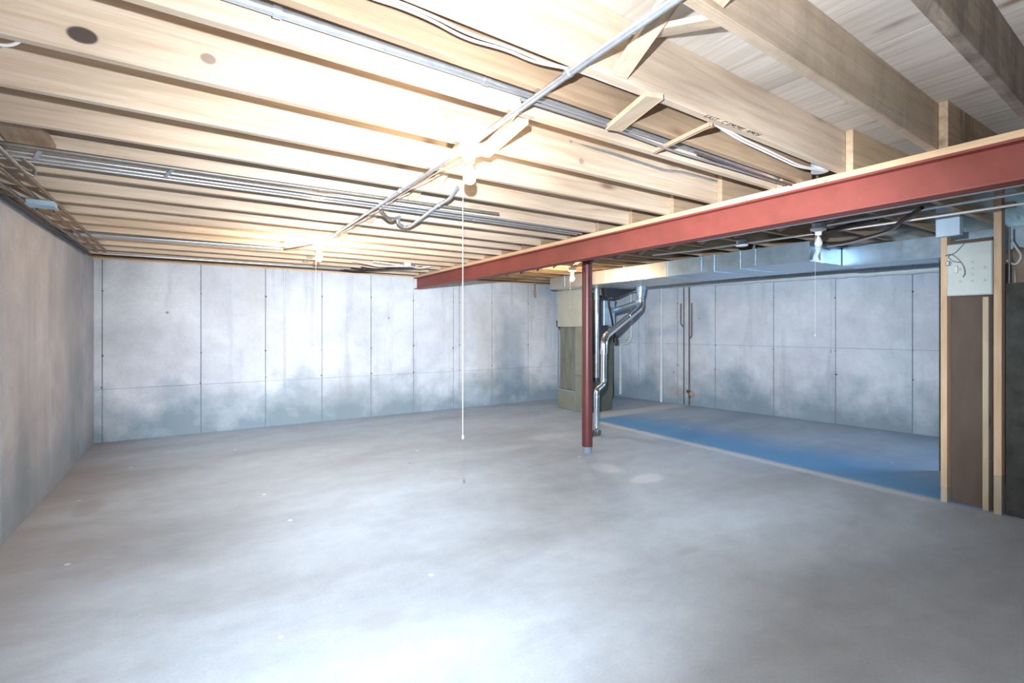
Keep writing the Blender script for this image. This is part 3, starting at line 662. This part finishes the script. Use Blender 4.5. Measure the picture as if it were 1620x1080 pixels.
part('pipe', T([(WX(6.13, .04), 6.13, 2.33), (WX(6.13, .04), 6.13, .002)], .010, n=10), 'copper', cp, smooth=True)
part('side_stub', T([(WX(6.19, .04), 6.19, 1.92), (WX(6.19, .04), 6.19, 1.52), (WX(6.13, .04), 6.13, 1.47)], .011, n=10, rad=.04), 'copper', cp, smooth=True)
cp = empty('water_pipe', (WX(6.02, .05), 6.02, 0), 'brown water pipe with a valve, right of the pair', 'pipe', 'pair of brown water pipes')
part('pipe', T([(WX(6.02, .04), 6.02, 2.33), (WX(6.02, .04), 6.02, .002)], .013, n=10), 'copper', cp, smooth=True)
part('side_stub', T([(WX(5.97, .04), 5.97, 1.92), (WX(5.97, .04), 5.97, 1.30), (WX(6.02, .04), 6.02, 1.25)], .011, n=10, rad=.04), 'copper', cp, smooth=True)
v = part('valve_body', T([(WX(6.02, .07), 6.04, .27), (WX(5.93, .09), 5.93, .24)], .028, n=12), 'copper', cp, smooth=True)
part('valve_handle', T([(WX(5.92, .11), 5.92, .235), (WX(5.90, .13), 5.905, .235)], .045, n=14), 'insul', cp, smooth=True)
part('valve_spout', T([(WX(5.98, .07), 5.98, .24), (WX(5.96, .12), 5.96, .16)], .016, n=10), 'copper', cp, smooth=True)

# ------------------------------------------------------------------ stud wall at the right
pw = empty('wall_partition', (5.25, 0, 0), 'unfinished stud wall with dark boards at the right edge', kind='structure')
part('brown_board', B(5.345, 5.36, 1.265, 1.53, .0, 2.18), 'brown_board', pw)
part('brown_board', B(5.342, 5.357, 1.22, 1.262, .0, 2.18), 'dark_board', pw)
part('dark_board', B(5.30, 5.318, -2.6, 1.175, .0, 1.80), 'dark_board', pw)
sd = [(1.518, 1.560, JT-.002, 'stud', 0), (1.270, 1.306, 1.70, 'stud_dim', .03), (1.188, 1.234, JT-.002, 'stud', 0)]
for a, b, z, m_, dx in sd:
    if m_ == 'stud':
        part('stud', B(5.25, 5.339, a, b, .30 if a < 1.3 else .12, z, bev=.002), 'stud', pw)
        part('stud_foot', B(5.25, 5.339, a, b, .0, .299 if a < 1.3 else .119, bev=.002), 'stud_dim', pw, label='greenish stained stud foot')
    else: part('stud', B(5.28, 5.341, a, b, 0, z, bev=.002), m_, pw)
for y in (.75, .34, -.07, -.5, -.9, -1.3, -1.75, -2.2):
    part('stud', B(5.21, 5.299, y, y+.038, 0, JB-.002, bev=.002), 'stud', pw)
part('top_plate', B(5.345, 5.43, 1.14, 1.26, 2.40, 2.44), 'stud', pw)

t = empty('disconnect_box', (5.2, 1.49, 2.2), 'small pale blue metal box on top of the end stud', 'electrical box')
part('enclosure', B(5.165, 5.249, 1.415, 1.562, 2.205, 2.48, bev=.004), 'panel_blue', t)
part('cover', B(5.158, 5.165, 1.412, 1.565, 2.202, 2.483, bev=.002), 'panel_blue', t)
t = empty('breaker_panel', (5.25, 1.38, 1.9), 'wide grey electrical panel mounted between two studs', 'electrical panel')
part('enclosure', B(5.24, 5.335, 1.238, 1.514, 1.715, 2.14, bev=.004), 'panel_grey', t)
dr = part('door', B(5.228, 5.239, 1.24, 1.512, 1.72, 2.135, bev=.003), 'panel_grey', t)
part('door_pull', B(5.218, 5.227, 1.44, 1.462, 1.90, 1.96, bev=.003), 'emt', t)
for i in range(3):
    for j in range(4):
        if (i+j) % 2 == 0 or i == 1:
            part('label_mark', B(5.2265, 5.2278, 1.27+.075*i, 1.285+.075*i, 1.82+.05*j, 1.838+.05*j), 'label_grey', t)
for pts in ([(5.22, 1.40, 2.135), (5.19, 1.45, 2.06), (5.18, 1.50, 2.04), (5.19, 1.46, 1.99), (5.17, 1.40, 1.98), (5.17, 1.38, 1.90), (5.19, 1.40, 1.86)],
            [(5.22, 1.52, 2.05), (5.17, 1.47, 2.055), (5.16, 1.43, 2.02), (5.17, 1.39, 1.95), (5.18, 1.385, 1.88)]):
    part('loose_wire', T(pts, .0035, n=6, rad=.03), 'cable_g', t, smooth=True)
part('wire_nut', B(5.16, 5.20, 1.475, 1.505, 1.96, 2.0, bev=.006), 'emt', t)

t = empty('pipe_cluster', (5.6, 1.1, 2.0), 'tan wrapped pipe elbow with straps beyond the last stud', 'pipe')
part('elbow', T([(5.9, 1.30, 2.06), (5.62, 1.15, 2.06), (5.60, 1.13, 1.90), (5.60, 1.12, 1.60)], .055, n=16, rad=.10), 'insul', t, smooth=True)
part('hose_loop', T([(5.55, 1.20, 2.16), (5.53, 1.13, 2.02), (5.53, 1.17, 1.95), (5.53, 1.22, 2.0)], .008, n=8, rad=.05), 'pvc', t, smooth=True)
part('down_pipe', T([(5.66, 1.20, 1.98), (5.66, 1.20, 1.60)], .022, n=10), 'emt_dark', t, smooth=True)
run([(5.40, 1.178, 2.25), (5.40, 1.178, 1.75)], .006, 'emt_dark', 'thin dark rod beside the last tall stud', 'rod', name='metal_rod')
part('back_board', B(6.35, 6.37, -2.6, 1.9, 0, 2.14), 'dark_board', pw)

# glowing window added out of frame to light the service bay blue
wn = empty('window_1', (8.6, .3, 1.9), 'small basement window high in the bay wall', kind='structure')
xw = WX(.35, .0)
bm = bmesh.new(); obox(bm, (WX(.9, .012), .9, 1.95), (WX(-.5, .012), -.5, 1.95), .006, .40, up=(0, 0, 1)); part('pane', bm, 'sky_pane', wn)
bm = bmesh.new()
for z in (1.74, 2.16): obox(bm, (WX(.95, .02), .95, z), (WX(-.55, .02), -.55, z), .04, .04)
for y in (.93, .2, -.53): obox(bm, (WX(y, .02), y, 1.74), (WX(y, .02), y, 2.16), .04, .04, up=(0, 1, 0))
part('window_frame', bm, 'frame', wn)
